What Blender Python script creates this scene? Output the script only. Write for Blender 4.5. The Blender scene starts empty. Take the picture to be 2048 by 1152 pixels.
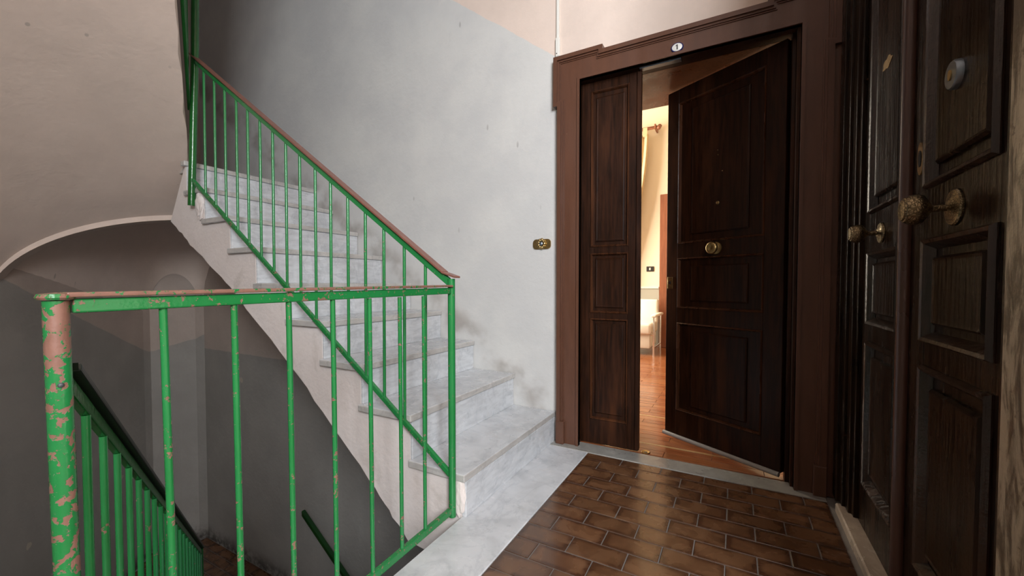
import bpy, bmesh, math, random
from mathutils import Vector, Matrix
from mathutils.geometry import tessellate_polygon
R = math.radians
random.seed(7)
SC = bpy.context.scene
COL = SC.collection

# ------------------------------------------------------------------ camera
cd = bpy.data.cameras.new('camera')
cd.sensor_width = 36.0
cd.lens = 36.0 * 813 / 2048
cd.shift_y = 13 / 2048
cd.clip_start = 0.02
cam = bpy.data.objects.new('camera', cd)
COL.objects.link(cam)
cam.location = (0, 0, 0.92)
cam.rotation_euler = (R(90) - math.atan(22 / 813), 0, math.atan(446 / 813))
SC.camera = cam

# ------------------------------------------------------------------ world, light, exposure
w = bpy.data.worlds.new('world')
SC.world = w
w.use_nodes = True
w.node_tree.nodes['Background'].inputs[0].default_value = (0.75, 0.85, 1.0, 1)
w.node_tree.nodes['Background'].inputs[1].default_value = 0.6
SC.view_settings.view_transform = 'Standard'
SC.view_settings.look = 'None'
SC.view_settings.gamma = 1
SC.view_settings.use_curve_mapping = False
SC.view_settings.exposure = 0.0

def area(name, loc, target, sx, sy, power, col):
    ld = bpy.data.lights.new(name, 'AREA')
    ld.shape = 'RECTANGLE'
    ld.size = sx; ld.size_y = sy; ld.energy = power; ld.color = col
    o = bpy.data.objects.new(name, ld)
    COL.objects.link(o)
    o.location = loc
    o.rotation_euler = (Vector(target) - Vector(loc)).to_track_quat('-Z', 'Y').to_euler()
    return o
# daylight through the landing window in the right-hand wall behind the camera
area('daylight_landing_window', (1.72, -1.90, 2.35), (-1.0, 1.7, 1.2), 1.35, 1.35, 405, (0.90, 0.945, 1.0))
# daylight through the tall window of the flat's room, behind the curtain
area('daylight_room_window', (-3.2, 4.6, 1.9), (0.2, 4.7, 1.3), 1.7, 2.4, 340, (1.0, 0.90, 0.74))

# ------------------------------------------------------------------ helpers
def obj(name, bm, mat, parent=None, smooth=False, loc=None, rz=None):
    me = bpy.data.meshes.new(name)
    bmesh.ops.recalc_face_normals(bm, faces=bm.faces)
    bm.to_mesh(me); bm.free()
    if smooth:
        me.polygons.foreach_set('use_smooth', [True] * len(me.polygons))
        try: me.set_sharp_from_angle(angle=R(40))
        except Exception: pass
    if mat: me.materials.append(mat)
    o = bpy.data.objects.new(name, me)
    COL.objects.link(o)
    if parent is not None:
        o.parent = parent
        if loc is None and parent.get('_w'):      # mesh given in world coordinates
            o.location = [-c for c in parent.location]
    if loc is not None: o.location = loc
    if rz is not None: o.rotation_euler = (0, 0, rz)
    return o

def tag(o, label, cat=None, group=None, kind=None):
    if label: o['label'] = label
    if cat: o['category'] = cat
    if group: o['group'] = group
    if kind: o['kind'] = kind
    return o

def thing(name, label, cat, loc=(0, 0, 0), group=None, kind=None, rz=0, world=True):
    o = bpy.data.objects.new(name, None)
    o.empty_display_size = 0.1
    COL.objects.link(o)
    o.location = loc
    o.rotation_euler = (0, 0, rz)
    if world: o['_w'] = 1
    return tag(o, label, cat, group, kind)

def nb(): return bmesh.new()

def box(bm, x0, x1, y0, y1, z0, z1, bev=0.0, seg=1):
    vs = [bm.verts.new(p) for p in ((x0,y0,z0),(x1,y0,z0),(x1,y1,z0),(x0,y1,z0),(x0,y0,z1),(x1,y0,z1),(x1,y1,z1),(x0,y1,z1))]
    fs = [bm.faces.new([vs[i] for i in q]) for q in ((0,3,2,1),(4,5,6,7),(0,1,5,4),(1,2,6,5),(2,3,7,6),(3,0,4,7))]
    if bev > 0:
        es = list({e for f in fs for e in f.edges})
        bmesh.ops.bevel(bm, geom=es, offset=bev, segments=seg, affect='EDGES', profile=0.5)
    return bm

def bx(*a, **k): return box(nb(), *a, **k)

def prism(bm, poly, fn, a, b):
    """extrude a 2-D polygon: fn(u, v, t) -> 3-D"""
    A = [bm.verts.new(fn(u, v, a)) for u, v in poly]
    B = [bm.verts.new(fn(u, v, b)) for u, v in poly]
    n = len(poly)
    if n <= 4:
        bm.faces.new(A); bm.faces.new(B[::-1])
    else:
        for t in tessellate_polygon([[Vector((u, v, 0)) for u, v in poly]]):
            bm.faces.new([A[i] for i in t]); bm.faces.new([B[i] for i in reversed(t)])
    for i in range(n):
        bm.faces.new((A[i], B[i], B[(i+1) % n], A[(i+1) % n]))
    return bm
XZ = lambda u, v, t: (u, t, v)
XY = lambda u, v, t: (u, v, t)
YZ = lambda u, v, t: (t, u, v)

def tube(bm, pts, r, n=12, cap=True, sq=False):
    """round tube along a polyline"""
    pts = [Vector(p) for p in pts]
    rr = r if isinstance(r, (list, tuple)) else [r] * len(pts)
    rings = []
    for i, p in enumerate(pts):
        if i == 0: t = pts[1] - p
        elif i == len(pts) - 1: t = p - pts[i-1]
        else: t = (pts[i+1] - p).normalized() + (p - pts[i-1]).normalized()
        t.normalize()
        ref = Vector((0, 0, 1)) if abs(t.z) < 0.95 else Vector((1, 0, 0))
        a = t.cross(ref).normalized(); b = a.cross(t).normalized()
        rings.append([bm.verts.new(p + (a * math.cos(2*math.pi*k/n) + b * math.sin(2*math.pi*k/n)) * rr[i]) for k in range(n)])
    for i in range(len(rings) - 1):
        for k in range(n):
            bm.faces.new((rings[i][k], rings[i][(k+1) % n], rings[i+1][(k+1) % n], rings[i+1][k]))
    if cap:
        bm.faces.new(rings[0][::-1]); bm.faces.new(rings[-1])
    return bm

def bar(bm, p, q, wid, hgt, bev=0.003):
    """rectangular bar from p to q; height measured vertically, width horizontal"""
    p = Vector(p); q = Vector(q)
    d = q - p
    h = Vector((d.x, d.y, 0)).normalized()
    s = Vector((-h.y, h.x, 0)) * wid / 2
    up = Vector((0, 0, hgt / 2))
    A = [bm.verts.new(p + a * s + b * up) for a, b in ((-1,-1),(1,-1),(1,1),(-1,1))]
    B = [bm.verts.new(q + a * s + b * up) for a, b in ((-1,-1),(1,-1),(1,1),(-1,1))]
    fs = [bm.faces.new(A), bm.faces.new(B[::-1])] + [bm.faces.new((A[i], B[i], B[(i+1) % 4], A[(i+1) % 4])) for i in range(4)]
    if bev:
        bmesh.ops.bevel(bm, geom=list({e for f in fs for e in f.edges}), offset=bev, segments=2, affect='EDGES', profile=0.5)
    return bm

def lathe(bm, prof, fn, n=24):
    """prof: (r, h); fn(a, b, h) -> 3-D"""
    rings = []
    for r, h in prof:
        if r < 1e-6: rings.append([bm.verts.new(fn(0, 0, h))])
        else: rings.append([bm.verts.new(fn(r*math.cos(2*math.pi*k/n), r*math.sin(2*math.pi*k/n), h)) for k in range(n)])
    for A, B in zip(rings, rings[1:]):
        for k in range(n):
            k2 = (k+1) % n
            if len(A) == 1 and len(B) == 1: continue
            if len(A) == 1: bm.faces.new((A[0], B[k], B[k2]))
            elif len(B) == 1: bm.faces.new((A[k], A[k2], B[0]))
            else: bm.faces.new((A[k], A[k2], B[k2], B[k]))
    if len(rings[0]) > 1: bm.faces.new(rings[0][::-1])
    if len(rings[-1]) > 1: bm.faces.new(rings[-1])
    return bm

def loops(bm, rect, prof, fn, cap=True):
    """mitred rectangular mouldings: prof = (inward offset, height) ; fn(u, v, w)"""
    u0, u1, v0, v1 = rect
    L = []
    for o, h in prof:
        L.append([bm.verts.new(fn(u, v, h)) for u, v in ((u0+o, v0+o), (u1-o, v0+o), (u1-o, v1-o), (u0+o, v1-o))])
    for A, B in zip(L, L[1:]):
        for k in range(4):
            bm.faces.new((A[k], A[(k+1) % 4], B[(k+1) % 4], B[k]))
    if cap: bm.faces.new(L[-1])
    return bm

# ------------------------------------------------------------------ materials
class NT:
    def __init__(s, name, rough=0.5, metal=0.0, spec=0.5):
        s.m = bpy.data.materials.new(name); s.m.use_nodes = True
        s.t = s.m.node_tree; s.n = s.t.nodes; s.l = s.t.links
        s.p = s.n['Principled BSDF']
        s.p.inputs['Roughness'].default_value = rough
        s.p.inputs['Metallic'].default_value = metal
        s.p.inputs['Specular IOR Level'].default_value = spec
        s.co = s.n.new('ShaderNodeTexCoord')
        s._xyz = None
    def put(s, sock, v):
        if hasattr(v, 'is_output') or hasattr(v, 'links'): s.l.new(v, sock)
        else: sock.default_value = v if not (isinstance(v, tuple) and len(v) == 3 and sock.type == 'RGBA') else (*v, 1)
    def math(s, op, a, b=0.0, c=0.0, clamp=False):
        n = s.n.new('ShaderNodeMath'); n.operation = op; n.use_clamp = clamp
        for i, v in enumerate((a, b, c)): s.put(n.inputs[i], v)
        return n.outputs[0]
    def xyz(s, which='Object'):
        n = s.n.new('ShaderNodeSeparateXYZ'); s.l.new(s.co.outputs[which], n.inputs[0])
        return n.outputs
    def mapped(s, scale=(1,1,1), which='Object', rot=(0,0,0), off=None):
        n = s.n.new('ShaderNodeMapping'); s.l.new(s.co.outputs[which], n.inputs[0])
        n.inputs['Scale'].default_value = scale; n.inputs['Rotation'].default_value = rot
        if off is not None: s.l.new(off, n.inputs['Location'])
        return n.outputs[0]
    def noise(s, scale, detail=4.0, rough=0.55, vec=None, dist=0.0):
        n = s.n.new('ShaderNodeTexNoise')
        s.l.new(vec if vec is not None else s.co.outputs['Object'], n.inputs['Vector'])
        n.inputs['Scale'].default_value = scale; n.inputs['Detail'].default_value = detail
        n.inputs['Roughness'].default_value = rough; n.inputs['Distortion'].default_value = dist
        return n.outputs['Fac']
    def step(s, v, lo, hi, a=0.0, b=1.0, smooth=True):
        n = s.n.new('ShaderNodeMapRange'); n.interpolation_type = 'SMOOTHSTEP' if smooth else 'LINEAR'
        s.put(n.inputs['Value'], v)
        for i, x in zip(('From Min', 'From Max', 'To Min', 'To Max'), (lo, hi, a, b)): s.put(n.inputs[i], x)
        return n.outputs[0]
    def mix(s, f, a, b, mode='MIX'):
        n = s.n.new('ShaderNodeMix'); n.data_type = 'RGBA'; n.blend_type = mode
        s.put(n.inputs[0], f); s.put(n.inputs[6], a); s.put(n.inputs[7], b)
        return n.outputs[2]
    def rnd(s):
        return s.n.new('ShaderNodeObjectInfo').outputs['Random']
    def bump(s, h, strength=0.3, dist=0.01):
        n = s.n.new('ShaderNodeBump'); n.inputs['Strength'].default_value = strength; n.inputs['Distance'].default_value = dist
        s.l.new(h, n.inputs['Height']); s.l.new(n.outputs[0], s.p.inputs['Normal'])
    def out(s, col=None, rough=None):
        if col is not None: s.put(s.p.inputs['Base Color'], col)
        if rough is not None: s.put(s.p.inputs['Roughness'], rough)
        return s.m

DADO = (0.565, 0.56, 0.54)
PINK = (0.67, 0.55, 0.47)
SHADE_GREY = (0.335, 0.312, 0.28)  # dado grey darkened to carry the shade of the lower stairwell
def plaster(name, mode, rough=0.75):
    t = NT(name, rough, spec=0.3)
    x, y, z = t.xyz()
    wob = t.math('MULTIPLY', t.math('SUBTRACT', t.noise(9.0, 3), 0.5), 0.02)
    zz = t.math('ADD', z, wob)
    mott = t.noise(2.2, 5, 0.6)
    fine = t.noise(14.0, 4, 0.6)
    pat = t.noise(5.0, 6, 0.7, dist=0.6)
    grey = t.mix(t.step(mott, 0.35, 0.68), (DADO[0]*0.93, DADO[1]*0.93, DADO[2]*0.935), (DADO[0]*1.04, DADO[1]*1.035, DADO[2]*1.02))
    grey = t.mix(t.step(pat, 0.60, 0.75, 0, 0.25), grey, (0.43, 0.43, 0.415))
    pink = t.mix(t.step(mott, 0.3, 0.7), tuple(c*0.92 for c in PINK), tuple(c*1.05 for c in PINK))
    if mode == 'pink': col = pink
    elif mode == 'white':
        col = t.mix(t.step(mott, 0.35, 0.7), (0.70, 0.63, 0.59), (0.78, 0.72, 0.685))
        col = t.mix(t.step(pat, 0.56, 0.7, 0, 0.5), col, (0.52, 0.46, 0.41))
    elif mode == 'back':
        up = t.math('ADD', t.math('MULTIPLY', x, -0.762), 2.222 - 0.762 * 0.921)
        low = t.math('MINIMUM', t.math('ADD', t.math('MULTIPLY', x, -0.732), 1.333 - 0.732 * 3.292), 1.45)
        a = t.step(t.math('SUBTRACT', up, zz), -0.004, 0.004)
        b = t.step(t.math('SUBTRACT', 0.236, zz), -0.004, 0.004)
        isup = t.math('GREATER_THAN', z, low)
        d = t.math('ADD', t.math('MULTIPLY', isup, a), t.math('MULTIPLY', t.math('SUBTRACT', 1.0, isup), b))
        # plain paint above the steps, stairwell shade painted into both tones below
        old = t.mix(t.step(mott, 0.3, 0.7), SHADE_GREY, tuple(c*0.85 for c in SHADE_GREY))  # old: dado grey with the stairwell shade painted in
        shade_pink = t.mix(t.step(mott, 0.3, 0.7), tuple(c*0.70 for c in PINK), tuple(c*0.60 for c in PINK))
        col = t.mix(d, t.mix(isup, shade_pink, pink), t.mix(isup, old, grey))
        # grime left along the steps by feet and mops
        nz = t.math('SUBTRACT', z, t.math('ADD', t.math('MULTIPLY', x, -0.70), 0.175 - 0.70 * 0.91))
        band = t.math('MULTIPLY', t.step(nz, -0.16, -0.06), t.step(nz, 0.16, 0.02))
        g = t.math('MULTIPLY', band, t.step(t.noise(5.0, 3, 0.5), 0.40, 0.66))
        g = t.math('MULTIPLY', g, t.step(x, -0.93, -0.97))
        col = t.mix(t.math('MULTIPLY', g, 0.6), col, (0.24, 0.20, 0.17))
        # grime along the foot of the wall on the lower landing
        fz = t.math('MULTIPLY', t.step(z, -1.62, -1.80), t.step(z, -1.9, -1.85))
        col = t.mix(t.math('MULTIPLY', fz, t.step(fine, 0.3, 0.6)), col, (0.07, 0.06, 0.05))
    elif mode == 'left':
        # straight painted line falling with the lower flight, level on the end wall
        line = t.math('ADD', t.math('MULTIPLY', t.math('ADD', x, 5.146), 0.61), 0.243)
        line = t.math('MAXIMUM', line, 0.236)
        d = t.step(t.math('SUBTRACT', line, zz), -0.004, 0.004)
        old = t.mix(t.step(mott, 0.3, 0.7), SHADE_GREY, tuple(c*0.85 for c in SHADE_GREY))  # shade of the stairwell painted into this wall's grey and pink
        shade_pink = t.mix(t.step(mott, 0.3, 0.7), tuple(c*0.70 for c in PINK), tuple(c*0.60 for c in PINK))
        col = t.mix(d, shade_pink, old)
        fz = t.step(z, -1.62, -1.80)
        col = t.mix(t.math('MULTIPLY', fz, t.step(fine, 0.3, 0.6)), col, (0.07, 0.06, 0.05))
    # scattered scuffs and chips
    vo = t.n.new('ShaderNodeTexVoronoi'); vo.inputs['Scale'].default_value = 7.0
    t.l.new(t.mapped((1, 1, 0.35), rot=(0.3, 0.25, 0)), vo.inputs['Vector'])
    chip = t.math('MULTIPLY', t.step(vo.outputs['Distance'], 0.07, 0.045), t.step(t.noise(1.7, 2), 0.5, 0.62))
    col = t.mix(t.math('MULTIPLY', chip, 0.45), col, (0.20, 0.18, 0.16))
    if mode in ('back', 'left'):      # flaked spots showing the undercoat
        v2 = t.n.new('ShaderNodeTexVoronoi'); v2.inputs['Scale'].default_value = 2.6
        t.l.new(t.mapped((1, 1, 1), rot=(0.5, 0.2, 0.9)), v2.inputs['Vector'])
        dd = t.math('ADD', v2.outputs['Distance'], t.math('MULTIPLY', t.math('SUBTRACT', t.noise(24, 3), 0.5), 0.12))
        fl = t.math('MULTIPLY', t.step(dd, 0.085, 0.07), t.step(z, 0.15, 0.05))
        col = t.mix(t.math('MULTIPLY', fl, 0.7), col, (0.50, 0.42, 0.34))
    t.bump(t.math('ADD', t.noise(30, 5, 0.6), t.math('MULTIPLY', mott, 3.0)), 0.35, 0.006)
    return t.out(col)
M = {}
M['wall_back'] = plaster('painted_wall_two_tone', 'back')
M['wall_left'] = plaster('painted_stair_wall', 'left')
M['pink'] = plaster('pinkish_plaster', 'pink')
M['white'] = plaster('limewash', 'white')

def marble(name, base, vein, dirt):
    t = NT(name, 0.28)
    v = t.mapped((1, 1, 1), rot=(0.5, 0.3, 0.7))
    n1 = t.noise(3.0, 7, 0.62, v, 1.6)
    ve = t.math('ABSOLUTE', t.math('SUBTRACT', n1, 0.5))
    veins = t.step(ve, 0.035, 0.0)
    streak = t.noise(4.0, 6, 0.6, t.mapped((2.5, 2.5, 12), rot=(0.4, 0.5, 0.4)), 0.4)
    col = t.mix(t.step(streak, 0.35, 0.7), base, tuple(c*0.8 for c in base))
    col = t.mix(t.math('MULTIPLY', veins, 0.28), col, vein)
    col = t.mix(t.step(t.noise(7, 5, 0.7), 0.55, 0.8, 0, 0.35), col, dirt)
    t.bump(t.noise(25, 3), 0.08, 0.003)
    return t.out(col, t.step(t.noise(9, 4), 0.3, 0.7, 0.2, 0.42))
M['marble'] = marble('veined_white_marble', (0.635, 0.65, 0.665), (0.33, 0.35, 0.38), (0.50, 0.46, 0.40))
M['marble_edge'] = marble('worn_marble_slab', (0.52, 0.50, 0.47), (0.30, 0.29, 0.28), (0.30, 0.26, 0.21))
M['stone'] = marble('grey_threshold_stone', (0.34, 0.33, 0.30), (0.18, 0.17, 0.16), (0.16, 0.14, 0.12))
M['travertine'] = marble('pale_door_sill_stone', (0.50, 0.40, 0.31), (0.25, 0.19, 0.15), (0.28, 0.21, 0.16))

def green(name, chips, deep=(0.009, 0.150, 0.028), pale=(0.024, 0.24, 0.070), big=0.5, band=False):
    t = NT(name, 0.25, spec=0.6)
    n = t.noise(120.0, 6, 0.62)
    n2 = t.noise(34.0, 4, 0.6, dist=0.5)
    col = t.mix(t.noise(5.0, 3), deep, pale)
    mix = t.math('ADD', t.math('MULTIPLY', n, 1 - big), t.math('MULTIPLY', n2, big))
    if band:      # paint rubbed away where hands catch the post
        z = t.xyz()[2]
        mix = t.math('ADD', mix, t.math('MULTIPLY', t.math('MULTIPLY', t.step(z, 0.79, 0.82), t.step(z, 0.875, 0.855)), 0.10))
    f = t.step(mix, chips, chips + 0.015)
    rust = t.mix(t.noise(40, 4), (0.30, 0.155, 0.115), (0.16, 0.075, 0.05))
    col = t.mix(f, col, rust)
    t.bump(t.math('ADD', t.math('MULTIPLY', f, -1.2), t.math('MULTIPLY', t.noise(60, 3), 0.8)), 0.45, 0.0025)
    return t.out(col, t.step(f, 0, 1, 0.22, 0.42))
M['green'] = green('chipped_green_paint', 0.615)
M['green_worn'] = green('badly_worn_green_paint', 0.535, big=0.72, band=True)
M['green_mid'] = green('worn_green_paint', 0.575)
M['green_black'] = green('blackish_green_paint', 0.66, (0.003, 0.028, 0.004), (0.005, 0.045, 0.007))
M['green_dark'] = green('dark_green_paint', 0.66, (0.006, 0.085, 0.012), (0.010, 0.13, 0.022))

def simple(name, col, rough=0.5, metal=0.0, var=0.15, scale=12.0, bump=0.0, spec=0.5):
    t = NT(name, rough, metal, spec)
    c = t.mix(t.noise(scale, 4), tuple(v*(1-var) for v in col), tuple(min(1, v*(1+var)) for v in col))
    if bump: t.bump(t.noise(scale*4, 4), bump, 0.004)
    return t.out(c)
M['cap'] = simple('worn_red_brown_handrail', (0.20, 0.085, 0.06), 0.35, var=0.35, scale=25, bump=0.2)
M['cap_dark'] = simple('dark_handrail_strip', (0.012, 0.018, 0.012), 0.3, var=0.3)
M['grout'] = simple('pale_grey_grout', (0.20, 0.18, 0.165), 0.85, bump=0.2)
M['concrete'] = simple('concrete', (0.25, 0.24, 0.22), 0.9, bump=0.3)
M['brass'] = simple('aged_brass', (0.42, 0.30, 0.13), 0.32, 1.0, var=0.35, scale=60, bump=0.25)
M['oldbrass'] = simple('tarnished_brass', (0.20, 0.125, 0.055), 0.4, 0.9, var=0.4, scale=90, bump=0.3)
M['steel'] = simple('bluish_steel', (0.20, 0.235, 0.27), 0.35, 0.9, var=0.1)
M['chrome'] = simple('chrome', (0.8, 0.8, 0.8), 0.12, 1.0, var=0.02)
M['white_plastic'] = simple('white_plastic', (0.72, 0.70, 0.64), 0.4, var=0.04)
M['enamel'] = simple('white_enamel', (0.80, 0.79, 0.74), 0.25, var=0.03)
M['blue'] = simple('blue_enamel', (0.012, 0.018, 0.10), 0.25)
M['black'] = simple('black_enamel', (0.01, 0.01, 0.012), 0.3)
M['seal'] = simple('grey_rubber_foam', (0.30, 0.28, 0.26), 0.6, var=0.1)
M['cream'] = simple('cream_room_wall', (0.80, 0.70, 0.54), 0.8, var=0.03, scale=2)
M['greyroom'] = simple('grey_room_dado', (0.42, 0.40, 0.33), 0.7, var=0.03, scale=2)
M['leather'] = simple('white_leather', (0.80, 0.74, 0.64), 0.4, var=0.04, bump=0.1)
M['curtain'] = simple('beige_voile', (0.62, 0.46, 0.26), 0.85, var=0.08, scale=30)
M['dark_plastic'] = simple('dark_switch_plate', (0.02, 0.018, 0.015), 0.35)
M['inlay'] = simple('pale_inlay_wood', (0.42, 0.25, 0.11), 0.3, var=0.2, scale=30)
M['glass_frame'] = simple('white_window_frame', (0.7, 0.7, 0.68), 0.5)

def tile(name, mid, edge, light):
    t = NT(name, 0.2)
    r = t.rnd()
    off = t.n.new('ShaderNodeCombineXYZ')
    for i in range(3): t.put(off.inputs[i], t.math('MULTIPLY', r, (37.0, 91.0, 13.0)[i]))
    vec = t.mapped((1, 1, 1), off=off.outputs[0])
    g = t.xyz('Generated')
    ex = t.math('MULTIPLY', t.step(t.math('ABSOLUTE', t.math('SUBTRACT', g[0], 0.5)), 0.5, 0.36), 1.0)
    ey = t.step(t.math('ABSOLUTE', t.math('SUBTRACT', g[1], 0.5)), 0.5, 0.26)
    fac = t.math('MULTIPLY', ex, ey)
    n = t.noise(11, 3, 0.5, vec, 0.5)
    fac = t.math('ADD', t.math('MULTIPLY', fac, 0.6), t.math('MULTIPLY', t.step(n, 0.35, 0.68), 0.55))
    col = t.mix(t.step(fac, 0.15, 1.0), edge, mid)
    col = t.mix(t.step(n, 0.55, 0.75, 0, 0.6), col, light)
    col = t.mix(t.step(r, 0, 1, 0, 0.35), col, tuple(c*0.5 for c in mid))
    t.bump(t.noise(18, 3, 0.5, vec), 0.12, 0.004)
    t.p.inputs['Coat Weight'].default_value = 0.3
    t.p.inputs['Coat Roughness'].default_value = 0.12
    return t.out(col, t.step(n, 0.3, 0.7, 0.2, 0.34))
M['tile'] = tile('glazed_brown_tile', (0.150, 0.070, 0.032), (0.062, 0.025, 0.012), (0.19, 0.098, 0.048))

def wood(name, a, b, c, rough=0.34, gloss_bump=0.15, chips=None, grain=1.0, spec=0.5):
    t = NT(name, rough, spec=spec)
    v = t.mapped((22*grain, 22*grain, 1.3))
    n = t.noise(3.0, 6, 0.62, v, 0.6)
    n2 = t.noise(2.2, 4, 0.6, t.mapped((4, 4, 0.7)))
    col = t.mix(t.step(n, 0.34, 0.68), a, b)
    col = t.mix(t.step(n2, 0.5, 0.78, 0, 0.75), col, c)
    if chips:
        f = t.step(t.noise(16, 6, 0.7), 0.70, 0.735)
        col = t.mix(t.math('MULTIPLY', f, 0.8), col, chips)
    t.bump(t.math('ADD', n, t.math('MULTIPLY', t.noise(70, 3), 0.5)), gloss_bump, 0.003)
    return t.out(col, t.step(n2, 0.3, 0.7, rough - 0.06, rough + 0.1))
M['leaf'] = wood('dark_walnut_door', (0.012, 0.0042, 0.0017), (0.031, 0.0100, 0.0038), (0.070, 0.022, 0.0070), 0.40, spec=0.18)
M['mould'] = wood('rubbed_door_moulding', (0.035, 0.013, 0.006), (0.075, 0.027, 0.011), (0.12, 0.042, 0.016), 0.28, 0.2, (0.22, 0.11, 0.05), spec=0.45)
M['casing'] = wood('brown_painted_casing', (0.090, 0.036, 0.0195), (0.106, 0.043, 0.0235), (0.078, 0.031, 0.0165), 0.38, 0.18, (0.30, 0.17, 0.10), 0.3)
M['old'] = wood('blackened_varnished_wood', (0.006, 0.0032, 0.0018), (0.020, 0.009, 0.004), (0.042, 0.017, 0.006), 0.24, 0.6, (0.13, 0.06, 0.025), spec=0.16)
M['old_mould'] = wood('shiny_old_varnish_moulding', (0.010, 0.005, 0.003), (0.030, 0.014, 0.007), (0.05, 0.02, 0.008), 0.2, 0.8, (0.22, 0.12, 0.05), spec=0.6)
M['old_strip'] = wood('red_brown_cover_strip', (0.060, 0.026, 0.018), (0.075, 0.034, 0.024), (0.05, 0.02, 0.014), 0.3, 0.15)
M['lining'] = wood('red_wood_lining', (0.14, 0.055, 0.022), (0.22, 0.09, 0.038), (0.18, 0.07, 0.03), 0.3, 0.1)
M['parquet'] = wood('red_parquet', (0.17, 0.048, 0.018), (0.27, 0.085, 0.03), (0.33, 0.12, 0.045), 0.22, 0.05)
M['redwood'] = wood('red_brown_room_door', (0.20, 0.065, 0.028), (0.27, 0.09, 0.04), (0.24, 0.08, 0.035), 0.35, 0.1)
def worn():
    t = NT('worn_pilaster_paint', 0.3)
    n = t.noise(6, 7, 0.7, t.mapped((5, 5, 1.2)), 0.6)
    col = t.mix(t.step(n, 0.42, 0.58), (0.10, 0.07, 0.042), (0.42, 0.34, 0.24))
    col = t.mix(t.step(t.noise(30, 5, 0.7), 0.6, 0.66), col, (0.12, 0.08, 0.05))
    t.bump(t.math('ADD', n, t.noise(50, 4)), 0.5, 0.004)
    return t.out(col)
M['worn'] = worn()
def glass():
    t = NT('window_glass', 0.0)
    tr = t.n.new('ShaderNodeBsdfTransparent'); gl = t.n.new('ShaderNodeBsdfGlossy'); gl.inputs['Roughness'].default_value = 0.02
    mx = t.n.new('ShaderNodeMixShader'); mx.inputs[0].default_value = 0.06
    t.l.new(tr.outputs[0], mx.inputs[1]); t.l.new(gl.outputs[0], mx.inputs[2])
    t.l.new(mx.outputs[0], t.n['Material Output'].inputs['Surface'])
    return t.m
M['glass'] = glass()

# ------------------------------------------------------------------ setting: walls
YW = 2.19
# back wall with the flat's doorway
bm = nb()
for a in ((-5.6, -0.80, YW, 2.75, -3.7, 5.3), (-0.80, 0.27, YW, 2.75, 2.075, 5.3), (0.27, 0.95, YW, 2.75, -3.7, 5.3), (-0.80, 0.27, YW, 2.75, -3.7, -0.012)):
    box(bm, *a)
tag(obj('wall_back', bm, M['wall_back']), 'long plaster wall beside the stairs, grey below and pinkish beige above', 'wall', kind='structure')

# right wall around the double door; past the pilaster the landing widens to a window bay
bm = nb()
for a in ((0.44, 0.62, 0.90, 2.19, 2.30, 3.45), (0.44, 0.62, 2.12, 2.19, -0.25, 2.30), (0.62, 2.75, 0.90, 1.05, -0.25, 3.45), (0.43, 0.62, 0.90, 0.93, -0.25, 3.45)):
    box(bm, *a)
tag(obj('wall_right', bm, M['pink']), 'plaster wall of the landing that holds the dark double door', 'wall', kind='structure')
bm = bx(2.60, 2.75, -1.75, 0.90, -0.25, 3.45)
tag(obj('wall_bay', bm, M['pink']), 'side wall of the window bay behind the viewer', 'wall', kind='structure')
bm = nb()
for a in ((-1.6, 1.02, -1.75, -1.55, -0.25, 3.45), (2.42, 2.75, -1.75, -1.55, -0.25, 3.45), (1.02, 2.42, -1.75, -1.55, -0.25, 1.65), (1.02, 2.42, -1.75, -1.55, 3.05, 3.45)):
    box(bm, *a)
tag(obj('wall_rear', bm, M['pink']), 'plaster wall with the landing window, behind the viewer', 'wall', kind='structure')
wn = thing('window_1', 'white framed landing window in the wall behind the viewer', 'window', (1.72, -1.65, 1.65), kind='structure')
bm = nb()
for a in ((1.02, 1.08, -1.70, -1.64, 1.65, 3.05), (2.36, 2.42, -1.70, -1.64, 1.65, 3.05), (1.08, 2.36, -1.70, -1.64, 1.65, 1.71), (1.08, 2.36, -1.70, -1.64, 2.99, 3.05), (1.70, 1.74, -1.70, -1.64, 1.71, 2.99)):
    box(bm, *a, bev=0.004)
obj('window_frame', bm, M['glass_frame'], wn)
for xa in (1.08, 1.74): obj('pane', bx(xa, xa + 0.62, -1.672, -1.668, 1.71, 2.99), M['glass'], wn)

# left wall of the lower flight, turning into the end wall of the half landing
DX, DY = 0.906, -0.4226                          # plan direction of the flights on this side
P0 = Vector((-3.91, 0.62)); PB = Vector((-5.17, 1.80)); PC = Vector((-4.95, 2.195))
P9 = P0 + Vector((DX, DY)) * 4.55
plan = [P9, P0, P0.lerp(PB, 0.5), PB + Vector((0.06, -0.045)), PB + Vector((0.0, 0.03)), PB.lerp(PC, 0.55), PC + Vector((-0.04, -0.05)), PC + Vector((0.05, 0.0))]
bm = nb()
zs = [-3.7, -1.8, 0.2, 5.3]
for i in range(len(plan) - 1):
    a, b = plan[i], plan[i+1]
    for z0, z1 in zip(zs, zs[1:]):
        bm.faces.new([bm.verts.new(p) for p in ((a.x, a.y, z0), (b.x, b.y, z0), (b.x, b.y, z1), (a.x, a.y, z1))])
bmesh.ops.remove_doubles(bm, verts=bm.verts, dist=1e-4)
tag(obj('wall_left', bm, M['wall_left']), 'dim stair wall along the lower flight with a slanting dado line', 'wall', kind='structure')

# ceilings
bm = bx(-1.0, 2.75, -1.75, 2.19, 3.45, 3.6)
tag(obj('ceiling', bm, M['pink']), 'flat plaster ceiling over the landing', 'ceiling', kind='structure')
bm = bx(-5.6, -1.0, -1.75, 2.19, 5.3, 5.45)
tag(obj('ceiling', bm, M['pink']), 'high plaster ceiling over the stairwell', 'ceiling', kind='structure')

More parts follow.
